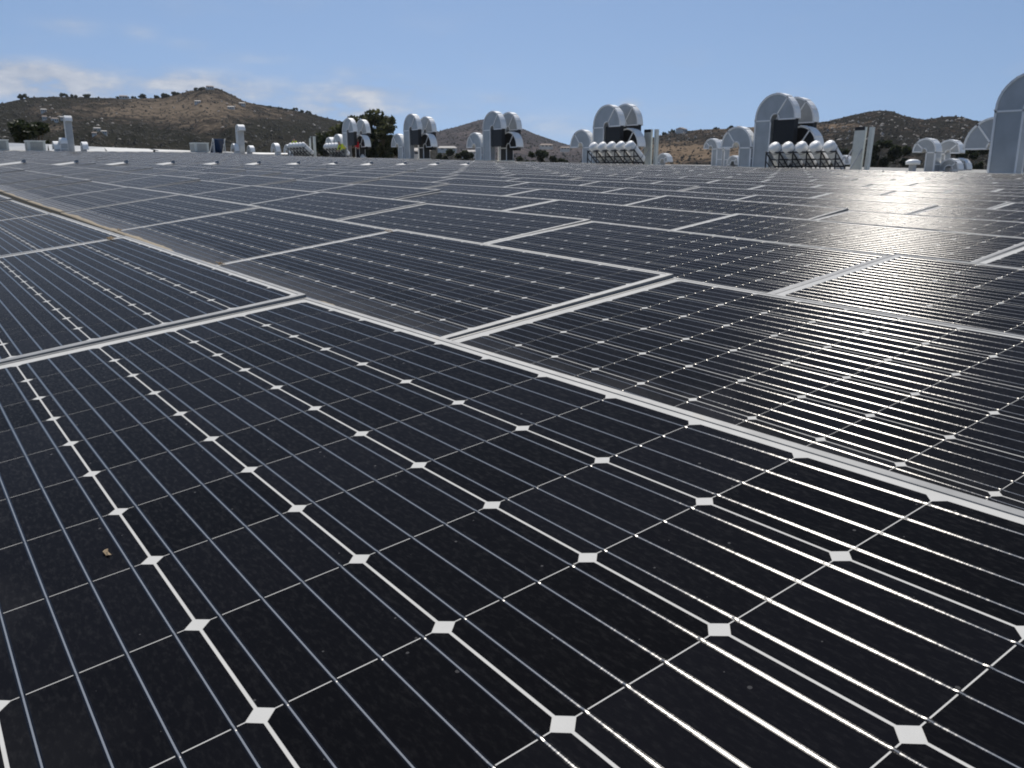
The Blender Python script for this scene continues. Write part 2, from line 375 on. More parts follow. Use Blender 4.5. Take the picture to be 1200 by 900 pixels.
for r in range(1, NROWS + 1):
    for k in range(-9, int((VEND - 2) / LP) + 1):
        if r <= 2 and k > 44: continue
        mt = panel_matrix(r, k); inside = []
        for x in np.linspace(-PL / 2, PL / 2, 9):
            for y in np.linspace(0, PW, 5):
                q = proj(mt @ Vector((x, y, 0)))
                if q[2] > .05 and 0 < q[0] < 1200 and 0 < q[1] < 900: inside.append(q)
        c = mt @ Vector((0, PW / 2, 0)); d = (c - Vector((0, 0, CZ))).length
        nrm = mt.to_3x3().col[2]; view = (c - Vector((0, 0, CZ))) / d
        area = abs(nrm.dot(view)) / (d * d) * (len(inside) / 45) if inside else 0
        q = proj(c) if (c.x * FW[0] + c.y * FW[1]) > .3 else (0, 0, 1)
        near_out = (not inside) and d < 45 and (c.x * FW[0] + c.y * FW[1]) > -1.5
        if inside or near_out: panels.append(dict(r=r, k=k, m=mt, a=area, d=d, x=q[0], y=q[1]))
vis = sorted([p for p in panels if p['a'] > 0], key=lambda p: -p['a'])
single = vis[:300]; rest = vis[300:] + [p for p in panels if p['a'] == 0]
for r in range(1, NROWS + 1):               # place in the row, counted from the left in the picture
    for i, p in enumerate(sorted([q for q in vis if q['r'] == r], key=lambda q: -q['k'])): p['ord'] = i + 1; p['n'] = 0
    row = [q for q in vis if q['r'] == r]
    for p in row: p['n'] = len(row)
for rank, p in enumerate(single):
    r, o, n = p['r'], p['ord'], p['n']; fr = n - o + 1
    if r == 1 and p['k'] == 0: lab = 'large black solar panel filling the foreground, nearest of all to the camera'
    else:
        look = 'glare-streaked' if (p['x'] > 850 and r > 1) else ('dusty grey' if p['x'] < 420 else 'dark')
        rown = 'row nearest the camera' if r == 1 else ordinal(r) + ' row back'
        if fr <= o: lab = '%s solar panel, %s from the right picture edge in the %s' % (look, ordinal(fr), rown)
        else: lab = '%s solar panel, %s from the left picture edge in the %s' % (look, ordinal(o), rown)
    e = empty('solar_panel', (0, 0, 0), 0, lab, 'solar panel', 'solar panels laid in rows across the roof'); e.matrix_world = p['m']
    link('frame', FRAME, e); link('backsheet', SHEET, e); link('support_rail', SUPP, e)
    if r == 2 and 1 <= p['k'] <= 12:
        mb = MB(); n = 60; xs_ = np.linspace(-PL / 2 + .004, PL / 2 - .004, n); yt = .022 + .05 * np.clip(fbm(xs_ * 2.2 + p['k'] * 5, xs_ * 0, 4) + .22, 0, 1) + .006 * rng.random(n)
        mb.add([(x, .0, .0006) for x in xs_] + [(x, q * .5, .0035) for x, q in zip(xs_, yt)] + [(x, q, .0002 if q > .011 else .0006) for x, q in zip(xs_, yt)] + [(x, -.0015, -.03) for x in xs_],
               [(i + a, i + 1 + a, n + i + 1 + a, n + i + a) for a in (0, n) for i in range(n - 1)] + [(3 * n + i, 3 * n + i + 1, i + 1, i) for i in range(n - 1)], smooth=True)
        mb.build('dust_drift', M['dust'], e)
    if rank < 17:
        for x, y in cell_pos:
            c = link('cell', CELLM, e); c.location = (x, y, ZC); c['across'] = y
        for y in bus_y: b = link('busbar', BUS, e); b.location = (0, y, ZB)
    else:
        tag(link('cell', CELLS, e), kind='stuff'); tag(link('busbar', BUSES, e), kind='stuff')
# the remaining far panels joined into one
fm = np.array([v.co[:] for v in FRAME.vertices]); ff = np.array([list(q.vertices) for q in FRAME.polygons])
V, F, MI, SMO, off, YY = [], [], [], [], 0, []
pieces = [(fm, ff, 0, False), (sheet_arr(), np.array([(0, 1, 2, 3)]), 1, False), (cells_v, cells_f, 2, False), (bus_v, bus_f, 3, True)]
for p in rest:
    A = np.array(p['m'])
    for v, f, mi, s_ in pieces:
        V.append(v @ A[:3, :3].T + A[:3, 3]); F.append(f + off); off += len(v); MI.append(np.full(len(f), mi) + (bus_k if mi == 3 else 0)); SMO.append(np.full(len(f), s_))
me = np_mesh('far_solar_panels', np.concatenate(V), np.concatenate(F))
for k in ('frame', 'sheet', 'cell', 'ribbon', 'streak_strip'): me.materials.append(M[k])
me.polygons.foreach_set('material_index', np.concatenate(MI).astype(np.int32)); me.polygons.foreach_set('use_smooth', np.concatenate(SMO)); me.update()
fo = tag(link('far_solar_panels', me), 'distant solar panels merging into a grey field below the ducts', 'solar panels', None, 'stuff'); fo['across'] = 5.0

# white conduit troughs with a grey box, one on each row where the conduit run crosses the array
tr = MB(); tr.add([(-.15, .03, 0), (0, .03, .045), (.15, .03, 0), (-.15, .81, 0), (0, .81, .045), (.15, .81, 0)], [(0, 1, 4, 3), (1, 2, 5, 4), (0, 2, 1), (3, 4, 5), (0, 3, 5, 2)]); TR = tr.mesh('trough'); TR.materials.append(M['flange_grey'])
jb = MB(); jb.box((0, .86, .04), (.11, .08, .08)); jb.box((0, .86, .084), (.13, .10, .01)); JB = jb.mesh('junction_box'); JB.materials.append(M['jbox'])
KT = 13
for r in range(2, 15):
    v = bound(r, KT); a, b = low_edge(r, v), high_edge(r, v)
    q = proj((b[0], v, CZ + b[1])); 
    if not (-20 < q[0] < 760): continue
    e = empty('conduit_trough', (a[0], v, CZ + a[1] + .004), 0, 'white conduit trough with grey box lying across the %s panel row back' % ordinal(r), 'conduit', 'white conduit troughs in a line across the rows')
    e.rotation_euler = (math.atan2(b[1] - a[1], b[0] - a[0]), 0, -math.pi / 2)
    link('trough', TR, e); link('junction_box', JB, e)

# ------------------------------------------------------------------ gooseneck ducts
def gooseneck(loc, name, label, h, ro, ri, D, bend, drop=.0, black_side=False, curb=True, group=None, scale=1, sleeve=0, seam=.78):
    """rectangular duct: rises from its curb, bends over 180 degrees towards y*bend, opens downwards"""
    e = empty(name, loc, 0, label, 'duct', group)
    h, ro, ri, D, drop = [q * scale for q in (h, ro, ri, D, drop)]
    wd, rc, n = ro - ri, (ro + ri) / 2, 18
    c0 = .22 * scale if curb else 0
    path = [((0, c0), 1, 0)]                                   # centre (y,z), outward normal (ny, nz)
    pts = [(rc, c0, ro, ri)]
    outer, inner = [(ro, c0), (ro, h)], [(ri, c0), (ri, h)]
    for i in range(1, n + 1):
        t = math.pi * i / n; outer.append((ro * math.cos(t), h + ro * math.sin(t))); inner.append((ri * math.cos(t), h + ri * math.sin(t)))
    outer.append((-ro, h - drop - .02)); inner.append((-ri, h - drop - .02))
    # shift so the trunk stands at y=0 and mirror for the bend direction
    T = lambda y, z, x: (x, -(y - rc) * -1 * -bend if False else (rc - y) * bend, z)
    m = len(outer)
    sides = M['black'] if black_side else M['galv']
    def strip(rng_, nm, mats):
        mb = MB()
        for a in rng_:
            b = a + 1
            for x, flip in ((-D / 2, 0), (D / 2, 1)):
                mb.add([T(*outer[a], x), T(*outer[b], x), T(*inner[b], x), T(*inner[a], x)], [(0, 1, 2, 3)], 0)
            mb.add([T(*outer[a], -D / 2), T(*outer[b], -D / 2), T(*outer[b], D / 2), T(*outer[a], D / 2)], [(0, 1, 2, 3)], 1)
            mb.add([T(*inner[a], -D / 2), T(*inner[b], -D / 2), T(*inner[b], D / 2), T(*inner[a], D / 2)], [(0, 1, 2, 3)], 0)
        return mb.build(nm, mats, e)
    strip(range(0, 1), 'trunk', [sides, M['galv']])
    strip(range(1, m - 1), 'bend', [sides, M['band']])
    # bright standing seams along the edges and across the joints
    fl = MB(); t = .075 * max(scale, .7)
    def bar(p, q, x, off_in):
        (y0, z0), (y1, z1) = p, q; d = Vector((y1 - y0, z1 - z0)); 
        if d.length < 1e-4: return
        nn = Vector((d.y, -d.x)).normalized() * t * off_in
        a0, a1 = Vector((y0, z0)), Vector((y1, z1)); xs = (x - .025 if x < 0 else x + .025)
        xi = x
        q4 = [a0, a1, a1 + nn, a0 + nn]
        vs = [T(*k, xs) for k in q4] + [T(*k, xi) for k in q4]
        fl.add(vs, [(0, 1, 2, 3), (0, 4, 5, 1), (1, 5, 6, 2), (2, 6, 7, 3), (3, 7, 4, 0)])
    for x in (-D / 2, D / 2):
        for a in range(m - 1):
            bar(outer[a], outer[a + 1], x, -1.0); bar(inner[a], inner[a + 1], x, .7)
        tt = math.pi * seam; bar((ri * math.cos(tt), h + ri * math.sin(tt)), (ro * math.cos(tt), h + ro * math.sin(tt)), x, .8)
        bar((ri, h - .04), (ro, h - .04), x, .8); bar((-ro, h - drop), (-ri, h - drop), x, .8)
    for zz in (h - .02,):
        fl.box(T((ro + .012), zz, 0), (D + .06, .03, .05)); fl.box(T(ro + .012, c0 + .4 * (h - c0), 0), (D + .06, .03, .04))
    for i in range(3, n, 3):                 # standing seams across the curved back
        a = outer[1 + i]; y, z = a; nn = Vector((y, z - h)).normalized() * .022; tg = Vector((-nn.y, nn.x)).normalized() * .022
        q = [Vector(a) - tg - nn * .2, Vector(a) + tg - nn * .2, Vector(a) + tg + nn, Vector(a) - tg + nn]
        vs = [T(*k, -D / 2 - .004) for k in q] + [T(*k, D / 2 + .004) for k in q]
        fl.add(vs, [(0, 1, 2, 3), (4, 7, 6, 5), (3, 2, 6, 7), (0, 3, 7, 4), (1, 5, 6, 2)])
    fl.build('flange', M['flange'], e)
    if curb:
        cb = MB(); a1, b1, a2, b2 = (D + .1) / 2, (wd + .1) / 2, (D + .62) / 2, (wd + .4) / 2
        cb.add([(-a2, -b2, -.12), (a2, -b2, -.12), (a2, b2, -.12), (-a2, b2, -.12), (-a1, -b1, c0), (a1, -b1, c0), (a1, b1, c0), (-a1, b1, c0)], [(0, 1, 5, 4), (1, 2, 6, 5), (2, 3, 7, 6), (3, 0, 4, 7), (4, 5, 6, 7)]); cb.box((0, 0, c0 + .012), (D + .16, wd + .16, .03)); cb.build('curb', M['curb'], e)
    # grille inside the downturned mouth
    gr = MB(); gr.add([T(-ro + .03, h - drop + .06, -D / 2), T(-ri - .03, h - drop + .06, -D / 2), T(-ri - .03, h - drop + .06, D / 2), T(-ro + .03, h - drop + .06, D / 2)], [(0, 1, 2, 3)]); gr.build('grille', M['black'], e)
    if sleeve:
        sl = MB(); y = T(-rc, 0, 0)[1]; y = y + (ri * .8) * bend * -1 * -1 * (-1) if False else T(-rc + ri * .9, 0, 0)[1]; sl.box((0, y, (h - drop - sleeve) + sleeve / 2 - .03), (D * .86, wd * .84 + ri * 1.7, sleeve)); sl.build('sleeve', M['black'], e)
    return e
def roof_at(px, depth):
    u0 = depth * FW[0] + (px - 600) / FPX * depth * cp * RT[0]; v0 = depth * FW[1] + (px - 600) / FPX * depth * cp * RT[1]
    return u0, v0, roof_z(v0)
GS = 'gooseneck ducts grouped behind the panel array'
def station(px, depth, where, du=0):
    u, v, z = roof_at(px, depth); Z = lambda vv: roof_z(vv); jit = lambda q: q * random.uniform(.96, 1.04)
    gooseneck((u - .1, v + .85, Z(v + 1)), 'gooseneck_duct', 'low gooseneck duct bending left, ' + where, jit(1.16), .92, .19, .32, 1, seam=.72, group=GS)
    gooseneck((u, v, Z(v)), 'gooseneck_duct', 'tallest gooseneck duct with black sleeve, ' + where, jit(2.26), 1.12, .2, .34, -1, sleeve=1.1, seam=.32 + .38, group=GS)
    gooseneck((u + 1.15, v - .15, Z(v)), 'gooseneck_duct', 'rear tall gooseneck duct, ' + where, jit(2.2), 1.12, .2, .34, -1, sleeve=1.3, seam=.7, group=GS)
    gooseneck((u + .75, v - 1.0, Z(v - 1)), 'gooseneck_duct', 'low black-sided gooseneck duct bending right, ' + where, jit(1.1), .95, .19, .5, -1, black_side=True, seam=.7, group=GS)
def sx(px): return px
station(893, 41.3, 'in the group behind the right-hand tube rack')
station(703, 49.5, 'in the group behind the mid-picture tube rack')
station(573, 59.3, 'in the group before the far hill')
station(480, 67.5, 'in the group beside the dark trees')
station(408, 76.5, 'in the group beside the workers')
# right-hand edge of the picture
u, v, z = roof_at(1177, 29.6)
gooseneck((u, v, z), 'gooseneck_duct', 'biggest gooseneck duct, cut off by the right picture edge', 2.3, 1.14, .2, .4, -1, seam=.45, group=GS)
u2, v2, z2 = roof_at(1190, 31.8)
gooseneck((u2 + .4, v2 + .3, z2), 'gooseneck_duct', 'low gooseneck duct half hidden behind the biggest duct at right', 1.12, 1.1, .2, .6, 1, seam=.72, group=GS)
u3, v3, z3 = roof_at(1207, 31.5)
gooseneck((u3, v3, z3), 'gooseneck_duct', 'small arched duct at the extreme right picture edge', .7, .62, .2, .45, -1, group=GS)
def small(px, depth, h, ro, ri, bend, label, D=.45, u_add=0, curb=False):
    u, v, z = roof_at(px, depth); gooseneck((u + u_add, v, z - .02), 'gooseneck_duct', label, h, ro, ri, D, bend, curb=curb, group='smaller roof ducts in the distance')
small(1092, 44, 1.08, .62, .1, 1, 'grey gooseneck duct bending left beside the round cowl at right', .5)
small(1103, 45, 1.02, .62, .1, -1, 'grey gooseneck duct just behind the one beside the round cowl')
small(1106, 44, .2, .52, .18, -1, 'low arched duct at the foot of the ducts left of the biggest one')
small(1116, 44.5, .22, .52, .18, -1, 'low arched duct nearest the left side of the biggest duct')
small(839, 60, 1.25, .62, .14, 1, 'slim gooseneck duct bending left, left of the right-hand duct group')
small(848, 61, 1.2, .6, .14, 1, 'slim gooseneck duct just right of another slim one')
small(856, 58, .25, .5, .16, -1, 'small arched duct under the slim ducts')
small(866, 58, .25, .48, .16, -1, 'small arched duct between slim ducts and the right-hand duct group')
small(774, 62, .3, .55, .18, -1, 'small arched duct peeking out right of the upright putty panels')
small(984, 56, .35, .5, .16, -1, 'small arched duct left of the leaning putty panels')
small(86, 88, 3.0, .48, .08, -1, 'tallest thin duct with hooked head at far left', .6)
small(78.5, 87, .9, .5, .1, 1, 'short upright duct beside the tallest thin duct at far left', .6)
small(70, 87, .35, .72, .3, 1, 'wide arched duct left of the tallest thin duct')
small(101, 87, .35, .7, .3, -1, 'wide arched duct right of the tallest thin duct')
small(284, 101, 2.55, .62, .08, -1, 'tall hooked duct standing alone before the left hill', .7)
small(279, 100, .35, .78, .3, 1, 'arched duct at the left foot of the tall hooked duct')
small(294, 100, .25, .68, .24, -1, 'arched duct at the right foot of the tall hooked duct')
small(327, 96, .45, .86, .34, 1, 'larger arched duct left of the tube rack beside the workers')
small(342, 92, .4, .8, .3, 1, 'arched duct partly behind the left tube rack')
u, v, z = roof_at(392, 79); gooseneck((u, v, z), 'gooseneck_duct', 'low gooseneck duct behind the tube rack by the workers', 1.15, .72, .12, .5, 1, group=GS)
# round cowl
u, v, z = roof_at(1069, 43); e = empty('vent_cowl', (u, v, z), 0, 'small round-capped vent pipe left of the right-hand ducts', 'vent')
b = MB(); b.tube((0, 0, 0), (0, 0, .45), .17, n=16); b.build('pipe', M['galv'], e)
b = MB(); b.lathe([(0, .2), (0, .33), (.16, .33), (.24, .2), (.26, .01)], (0, 0, .4), (0, 0, 1), 18); b.build('cap', M['band'], e)

# ------------------------------------------------------------------ racks of white tubes
def tube_rack(px, depth, label, n=5, step=.7):
    """heads up at the near side, tubes slope down away across the rows, ranged along the rows"""
    u, v, z = roof_at(px, depth); e = empty('tube_rack', (u, v, z), 0, label, 'tube rack', 'racks of slanting white tubes')
    ang = R(41); ln = 1.32; r = .255; d = Vector((math.cos(ang), 0, -math.sin(ang)))
    for i in range(n):
        mb = MB(); a = Vector((-.08, -i * step, 1.2))
        mb.lathe([(0, .005), (.012, .14), (.05, .215), (.12, r), (ln - .1, r), (ln - .03, .21), (ln, .12), (ln + .005, .005)], a, d, 20)
        t = mb.build('tube', M['white'], e)
        k = MB()
        for s in (.35, 1.0): k.lathe([(s - .03, r + .002), (s - .03, r + .012), (s + .03, r + .012), (s + .03, r + .002)], a, d, 18)
        k.build('strap', M['jbox'], t)
    f = MB(); y0, y1 = .38, -(n - 1) * step - .38; ym, yl = (y0 + y1) / 2, y0 - y1
    for x, z_ in ((-.02, .86), (.62, .26), (.3, .56)): f.box((x, ym, z_), (.06, yl, .06))
    for i in range(n + 1):
        y = y0 - yl * i / n
        f.tube((-.02, y, .9), (-.02, y, -.02), .032, n=6); f.tube((.7, y, .3), (.7, y, -.02), .032, n=6)
        f.tube((-.05, y, .9), (.7, y, .2), .03, n=6); f.tube((-.02, y, .5), (.4, y - .2, -.02), .024, n=6)
    f.build('stand', M['dark'], e)
    return e
tube_rack(694, 47, 'slanting white tubes on black stand before the mid-picture ducts')
tube_rack(905, 39.5, 'slanting white tubes on black stand before the right-hand ducts')
tube_rack(383, 73, 'slanting white tubes on stand with the bending worker at its end', 5, .58)
tube_rack(341, 78, 'slanting white tubes on stand at the left with a worker behind it')
# upright slabs with braces
def upright(px, depth, label, lean=0, h=2.05, brace=True, wide=.55):
    u, v, z = roof_at(px, depth); e = empty('upright_panel', (u, v, z), 0, label, 'panel stand', 'upright putty-coloured slabs on the roof')
    e.rotation_euler = (0, R(lean), 0)
    a = MB(); a.box((0, .24, h / 2), (.12, wide, h)); a.build('slab', M['putty'], e)
    a = MB(); a.box((.16, -.22, h / 2 - .01), (.2, .16, h + .02)); a.build('post', M['putty'], e)
    a = MB(); a.box((.02, .05, h / 2), (.05, .06, h - .1)); a.build('joint_strip', M['dark'], e)
    a = MB(); a.box((.01, .26, h - .07), (.16, wide - .04, .15)); a.build('cap', M['dark'], e)
    if brace:
        for yy in (.5, .0):
            b = MB(); b.tube((-.07, yy, h * .52), (-.75, yy + .12, 0), .035, n=6); b.build('brace', M['jbox'], e)
    return e
upright(762, 48.5, 'upright pair of putty slabs with dark cap right of the mid-picture tubes')
upright(1008, 40.5, 'leaning pair of putty slabs with braces left of the right-hand hill', 4)
upright(367, 78, 'thin upright pair of slabs between the two worker tube racks', 0, 1.9, False, .3)
# left end: air handlers, tilted blue collector, parapet
def ac_unit(px, depth, label, wx, wy, h):
    u, v, z = roof_at(px, depth); e = empty('air_handler', (u, v, z), 0, label, 'air handler', 'boxy air handlers along the left parapet')
    b = MB(); b.box((0, 0, h / 2), (wx, wy, h)); b.build('cabinet', M['putty'], e)
    b = MB()
    for i in range(7): b.box((-wx / 2 - .012, 0, .15 + (h - .3) * i / 6), (.03, wy * .8, .05))
    for i in range(7): b.box((0, -wy / 2 - .012, .15 + (h - .3) * i / 6), (wx * .7, .03, .05))
    b.build('louvre', M['grille'], e)
    b = MB(); b.box((0, 0, h + .03), (wx + .1, wy + .1, .06)); b.build('lid', M['white'], e)
ac_unit(45, 89, 'grey louvred air handler left of the far-left ducts', 1.6, 2.0, .98)
ac_unit(4, 90, 'louvred air handler cut by the left picture edge', 1.4, 1.6, 1.0)
ac_unit(236, 104, 'cream air handler left of the tilted blue collector', 1.6, 2.0, 1.0)
u, v, z = roof_at(257, 100); e = empty('tilted_collector', (u, v, z), 0, 'blue tilted collector on a white frame left of the hooked duct', 'collector')
rot = Matrix.Rotation(R(-48), 3, 'X')
b = MB(); b.box((0, .0, .75), (1.3, 2.1, .07), rot); b.build('absorber', M['blue'], e)
b = MB(); b.box((.68, .0, .75), (.06, 2.16, .1), rot); b.box((-.68, .0, .75), (.06, 2.16, .1), rot)
for x in (-.6, .6): b.tube((x, -.72, 1.5), (x, -.8, 0), .04, n=6); b.tube((x, -.3, 1.0), (x, -.3, 0), .03, n=6)
b.build('stand', M['white'], e)
u, v, z = roof_at(183, 92); e = empty('pipe_vent', (u, v, z + .1), 0, 'small dark tilted vent hood on the array before the left parapet', 'vent')
b = MB(); b.tube((0, 0, 0), (0, 0, .2), .12, n=10); b.build('pipe', M['dark'], e)
b = MB(); b.box((0, 0, .25), (.75, .5, .06), Matrix.Rotation(R(14), 3, 'Y')); b.build('hood', M['jbox'], e)
def parapet(pts, label):
    mb = MB(); 
    for (a, b) in zip(pts[:-1], pts[1:]):
        A, B = Vector(a[:2]), Vector(b[:2]); n = Vector((-(B - A).y, (B - A).x)).normalized() * .3
        vs = []
        for (p, zt) in ((A, a[2]), (B, b[2])):
            zb = roof_z(p.y) - .3
            q = -n * 3.6; vs += [(p.x + q.x, p.y + q.y, zb), (p.x + n.x, p.y + n.y, zb), (p.x + n.x, p.y + n.y, zt), (p.x, p.y, zt)]
        mb.add(vs, [(0, 4, 7, 3), (3, 7, 6, 2), (1, 2, 6, 5), (0, 3, 2, 1), (4, 5, 6, 7)])
    return tag(mb.build('parapet_wall', M['parapet']), label, 'wall')
def pp(px, py, d): 
    x, y, _ = roof_at(px, d); a, e = az_el(px, py); return (x, y, CZ + math.hypot(x, y) * math.tan(e))
parapet([pp(-60, 165, 92), pp(60, 169, 95), pp(125, 172.5, 98), pp(240, 177, 108)], 'long white parapet wall running behind the ducts at far left')
parapet([pp(262, 178, 112), pp(345, 179.5, 118)], 'short white parapet piece right of the blue collector')

# ------------------------------------------------------------------ ground and hills
M['ground'] = simple('dry_ground', (.16, .13, .09), .95, 0, .02, .3)
tag(link('ground', np_mesh('ground', [(-5400, -5400, 0), (5400, -5400, 0), (5400, 5400, 0), (-5400, 5400, 0)], [(0, 1, 2, 3)], M['ground'])), kind='structure')
def hill_material(name, grass, shrub, burnt, k=1.0):
    m, nt, p = mat(name); P = pos(nt); p.inputs['Roughness'].default_value = 1; p.inputs['Specular IOR Level'].default_value = 0
    va = N(nt, 'ShaderNodeAttribute', attribute_name='cover').outputs['Fac']
    n_s = noise(nt, P, .045 * k, 8, .68); n_b = noise(nt, P, .012 * k, 4, .6); n_f = noise(nt, P, .3, 3, .7)
    fac = math_(nt, 'ADD', va, math_(nt, 'MULTIPLY', math_(nt, 'SUBTRACT', n_s, .5), 2.3))
    fac = math_(nt, 'ADD', fac, math_(nt, 'MULTIPLY', math_(nt, 'SUBTRACT', n_f, .5), .7))
    c = ramp(nt, fac, [(.18, shrub), (.42, burnt), (.62, tuple(.5 * (a + b) for a, b in zip(burnt, grass))), (.85, grass)])
    c = mixc(nt, math_(nt, 'MULTIPLY', math_(nt, 'SUBTRACT', n_b, .5, clamp=True), 2.0), c, tuple(q * .8 for q in burnt))
    L(nt, c, p.inputs['Base Color']); bump(nt, n_s, .9, 6, p.inputs['Normal'])
    return m
M['hillL'] = hill_material('hillside_left', (.17, .135, .10), (.027, .027, .021), (.052, .045, .038))
M['hillC'] = hill_material('hillside_far_hazed', (.15, .125, .115), (.048, .047, .05), (.08, .07, .072))  # distance haze put into these colours: purple-grey with lifted darks
M['hillR'] = hill_material('hillside_right', (.20, .15, .105), (.025, .025, .022), (.05, .043, .038))
def hill(name, prof, r0, rc, r1, m, seed, cover, rug=1.0, n_a=360, n_r=110, zb=4):
    px = np.array([q[0] for q in prof], float); py = np.array([q[1] for q in prof], float)
    xs = np.linspace(px[0], px[-1], n_a); ys = np.interp(xs, px, py)
    ae = np.array([az_el(x, y) for x, y in zip(xs, ys)]); A, E_ = ae[:, 0], ae[:, 1]
    ts = np.concatenate([np.linspace(0, 1, n_r), np.linspace(1, 2, 16)[1:]])
    Rc = rc * (1 + .1 * fbm(xs / 90., xs * 0, seed))
    Tt, Ai = np.meshgrid(ts, A, indexing='ij'); RC = np.broadcast_to(Rc, Tt.shape); XX = np.broadcast_to(xs, Tt.shape)
    r = np.where(Tt <= 1, r0 + (RC - r0) * Tt, RC + (r1 - RC) * (Tt - 1))
    H = RC * np.tan(np.broadcast_to(E_, Tt.shape)) + CZ
    prof_ = np.where(Tt <= 1, np.clip(Tt, 0, 1) ** 1.15, np.cos((Tt - 1) * math.pi / 2) ** 2)
    env = np.where(Tt <= 1, Tt * (1 - Tt) * 4, 0)
    n = fbm(XX / 60., Tt * 3.2, seed + 20) * 1.2 + fbm(XX / 18., Tt * 9, seed + 40) * .5
    z = zb + (H - zb) * prof_ + (H - zb) * .22 * rug * n * env
    z = z + (H - zb) * .02 * fbm(XX / 5., Tt * 25, seed + 60) * np.where(Tt <= 1, Tt, 1)
    v = np.stack([r * np.cos(Ai), r * np.sin(Ai), z], -1).reshape(-1, 3)
    nr_, na_ = Tt.shape
    idx = np.arange(nr_ * na_).reshape(nr_, na_)
    f = np.stack([idx[:-1, 1:], idx[:-1, :-1], idx[1:, :-1], idx[1:, 1:]], -1).reshape(-1, 4)
    me = np_mesh(name, v, f, m, True)
    scr_y = np.array([proj(q)[1] for q in v[::1]]).reshape(Tt.shape)
    cv = cover(XX, scr_y, Tt)
    at_ = me.attributes.new('cover', 'FLOAT', 'POINT'); at_.data.foreach_set('value', cv.astype(np.float32).ravel())
    tag(link(name, me), kind='structure')
    return v.reshape(nr_, na_, 3), xs, scr_y, cv
def gs(X, Y, x, y, wx, wy): return np.exp(-((X - x) / wx) ** 2 - ((Y - y) / wy) ** 2)
def coverL(X, Y, T):
    c = .17 + 0 * X
    c += .62 * gs(X, Y, 235, 125, 70, 20) + .35 * gs(X, Y, 160, 128, 60, 14) + .3 * gs(X, Y, 245, 146, 40, 14) + .25 * gs(X, Y, 320, 135, 40, 8)
    c += .4 * gs(X, Y, 60, 150, 22, 5) + .3 * gs(X, Y, 105, 158, 14, 4) + .25 * gs(X, Y, 110, 132, 60, 6) + .35 * gs(X, Y, 40, 128, 16, 5)
    c -= .32 * gs(X, Y, 330, 158, 80, 16) + .3 * gs(X, Y, 150, 158, 70, 12) + .35 * gs(X, Y, 5, 145, 22, 25) + .3 * gs(X, Y, 245, 136, 25, 4)
    return c
HL, xsL, syL, cvL = hill('hill', [(-140, 130), (-60, 126), (0, 122), (20, 117), (40, 114), (70, 113), (100, 114), (150, 115.5), (185, 115), (205, 111), (222, 106.5), (235, 104), (248, 103), (258, 104.5), (272, 111), (286, 118.5), (300, 122), (320, 125), (345, 129), (370, 135), (390, 140), (410, 145), (440, 154), (480, 166), (530, 178), (560, 184)],
    420, 1150, 1900, M['hillL'], 3, coverL)
HC, xsC, syC, cvC = hill('hill', [(380, 185), (450, 172), (490, 163), (505, 157), (520, 152), (540, 147), (560, 141), (580, 138.5), (592, 139), (610, 150), (630, 158), (650, 165), (670, 171), (700, 176), (760, 182), (830, 187)],
    900, 2300, 3600, M['hillC'], 9, lambda X, Y, T: .30 + .35 * gs(X, Y, 555, 157, 18, 4) + .3 * gs(X, Y, 650, 175, 60, 5), .8)
def coverR(X, Y, T):
    c = .24 + 0 * X
    c += .75 * gs(X, Y, 820, 178, 90, 12) + .4 * gs(X, Y, 880, 152, 70, 5) + .45 * gs(X, Y, 960, 148, 60, 4) + .3 * gs(X, Y, 1085, 141, 14, 3)
    c -= .12 * gs(X, Y, 1080, 165, 120, 20)
    return c
HR, xsR, syR, cvR = hill('hill', [(690, 184), (730, 174), (770, 160), (790, 155), (820, 152), (850, 151), (880, 149), (920, 147), (950, 144), (970, 142), (990, 137), (1010, 132), (1030, 129.5), (1045, 130.5), (1058, 135), (1070, 138), (1085, 140), (1100, 137.5), (1115, 136), (1130, 138), (1150, 143), (1175, 147), (1200, 151), (1260, 158), (1340, 166)],
    330, 950, 1700, M['hillR'], 17, coverR)
# low scrub and boulders scattered on the slopes (uncountable)
def scatter(name, grid, scr, cover, n, size, m, want, label, cat, seed):
    g_ = np.random.default_rng(seed); nr_, na_ = grid.shape[:2]; V, F = [], []
    oct_ = np.array([(1, 0, 0), (-1, 0, 0), (0, 1, 0), (0, -1, 0), (0, 0, 1), (0, 0, -.4)]); of = np.array([(0, 2, 4), (2, 1, 4), (1, 3, 4), (3, 0, 4), (2, 0, 5), (1, 2, 5), (3, 1, 5), (0, 3, 5)])
    c = 0
    for _ in range(n * 6):
        i = int(g_.random() ** .8 * 108) + 1; j = g_.integers(0, na_ - 1)
        if want(cover[min(i, nr_ - 1), j], g_.random(), scr[i, j]):
            s = size * g_.uniform(.5, 1.5) * g_.uniform(.6, 1.2)
            p = grid[i, j] + (grid[i, j + 1] - grid[i, j]) * g_.random() + (grid[i + 1, j] - grid[i, j]) * g_.random()
            V.append(oct_ * s * g_.uniform(.6, 1.3, (6, 1)) * (1, 1, .75) + p + (0, 0, s * .2)); F.append(of + 6 * c); c += 1
            if c >= n: break
    tag(link(name, np_mesh(name, np.concatenate(V), np.concatenate(F), m, False)), label, cat, None, 'stuff')
M['scrub'] = simple('dark_scrub', (.055, .051, .039), 1, 0, .05, .4)
M['boulder'] = simple('pale_granite', (.36, .33, .29), .9, 0, .2, .2)
scatter('scrub', HL, syL, cvL, 7000, 1.1, M['scrub'], lambda c, r, y: r < .75 - c * .5, 'dark scrub dotted over the left hill', 'scrub', 1)
scatter('scrub', HR, syR, cvR, 7000, 1.0, M['scrub'], lambda c, r, y: r < .7 - c * .5, 'dark scrub dotted over the right hills', 'scrub', 2)
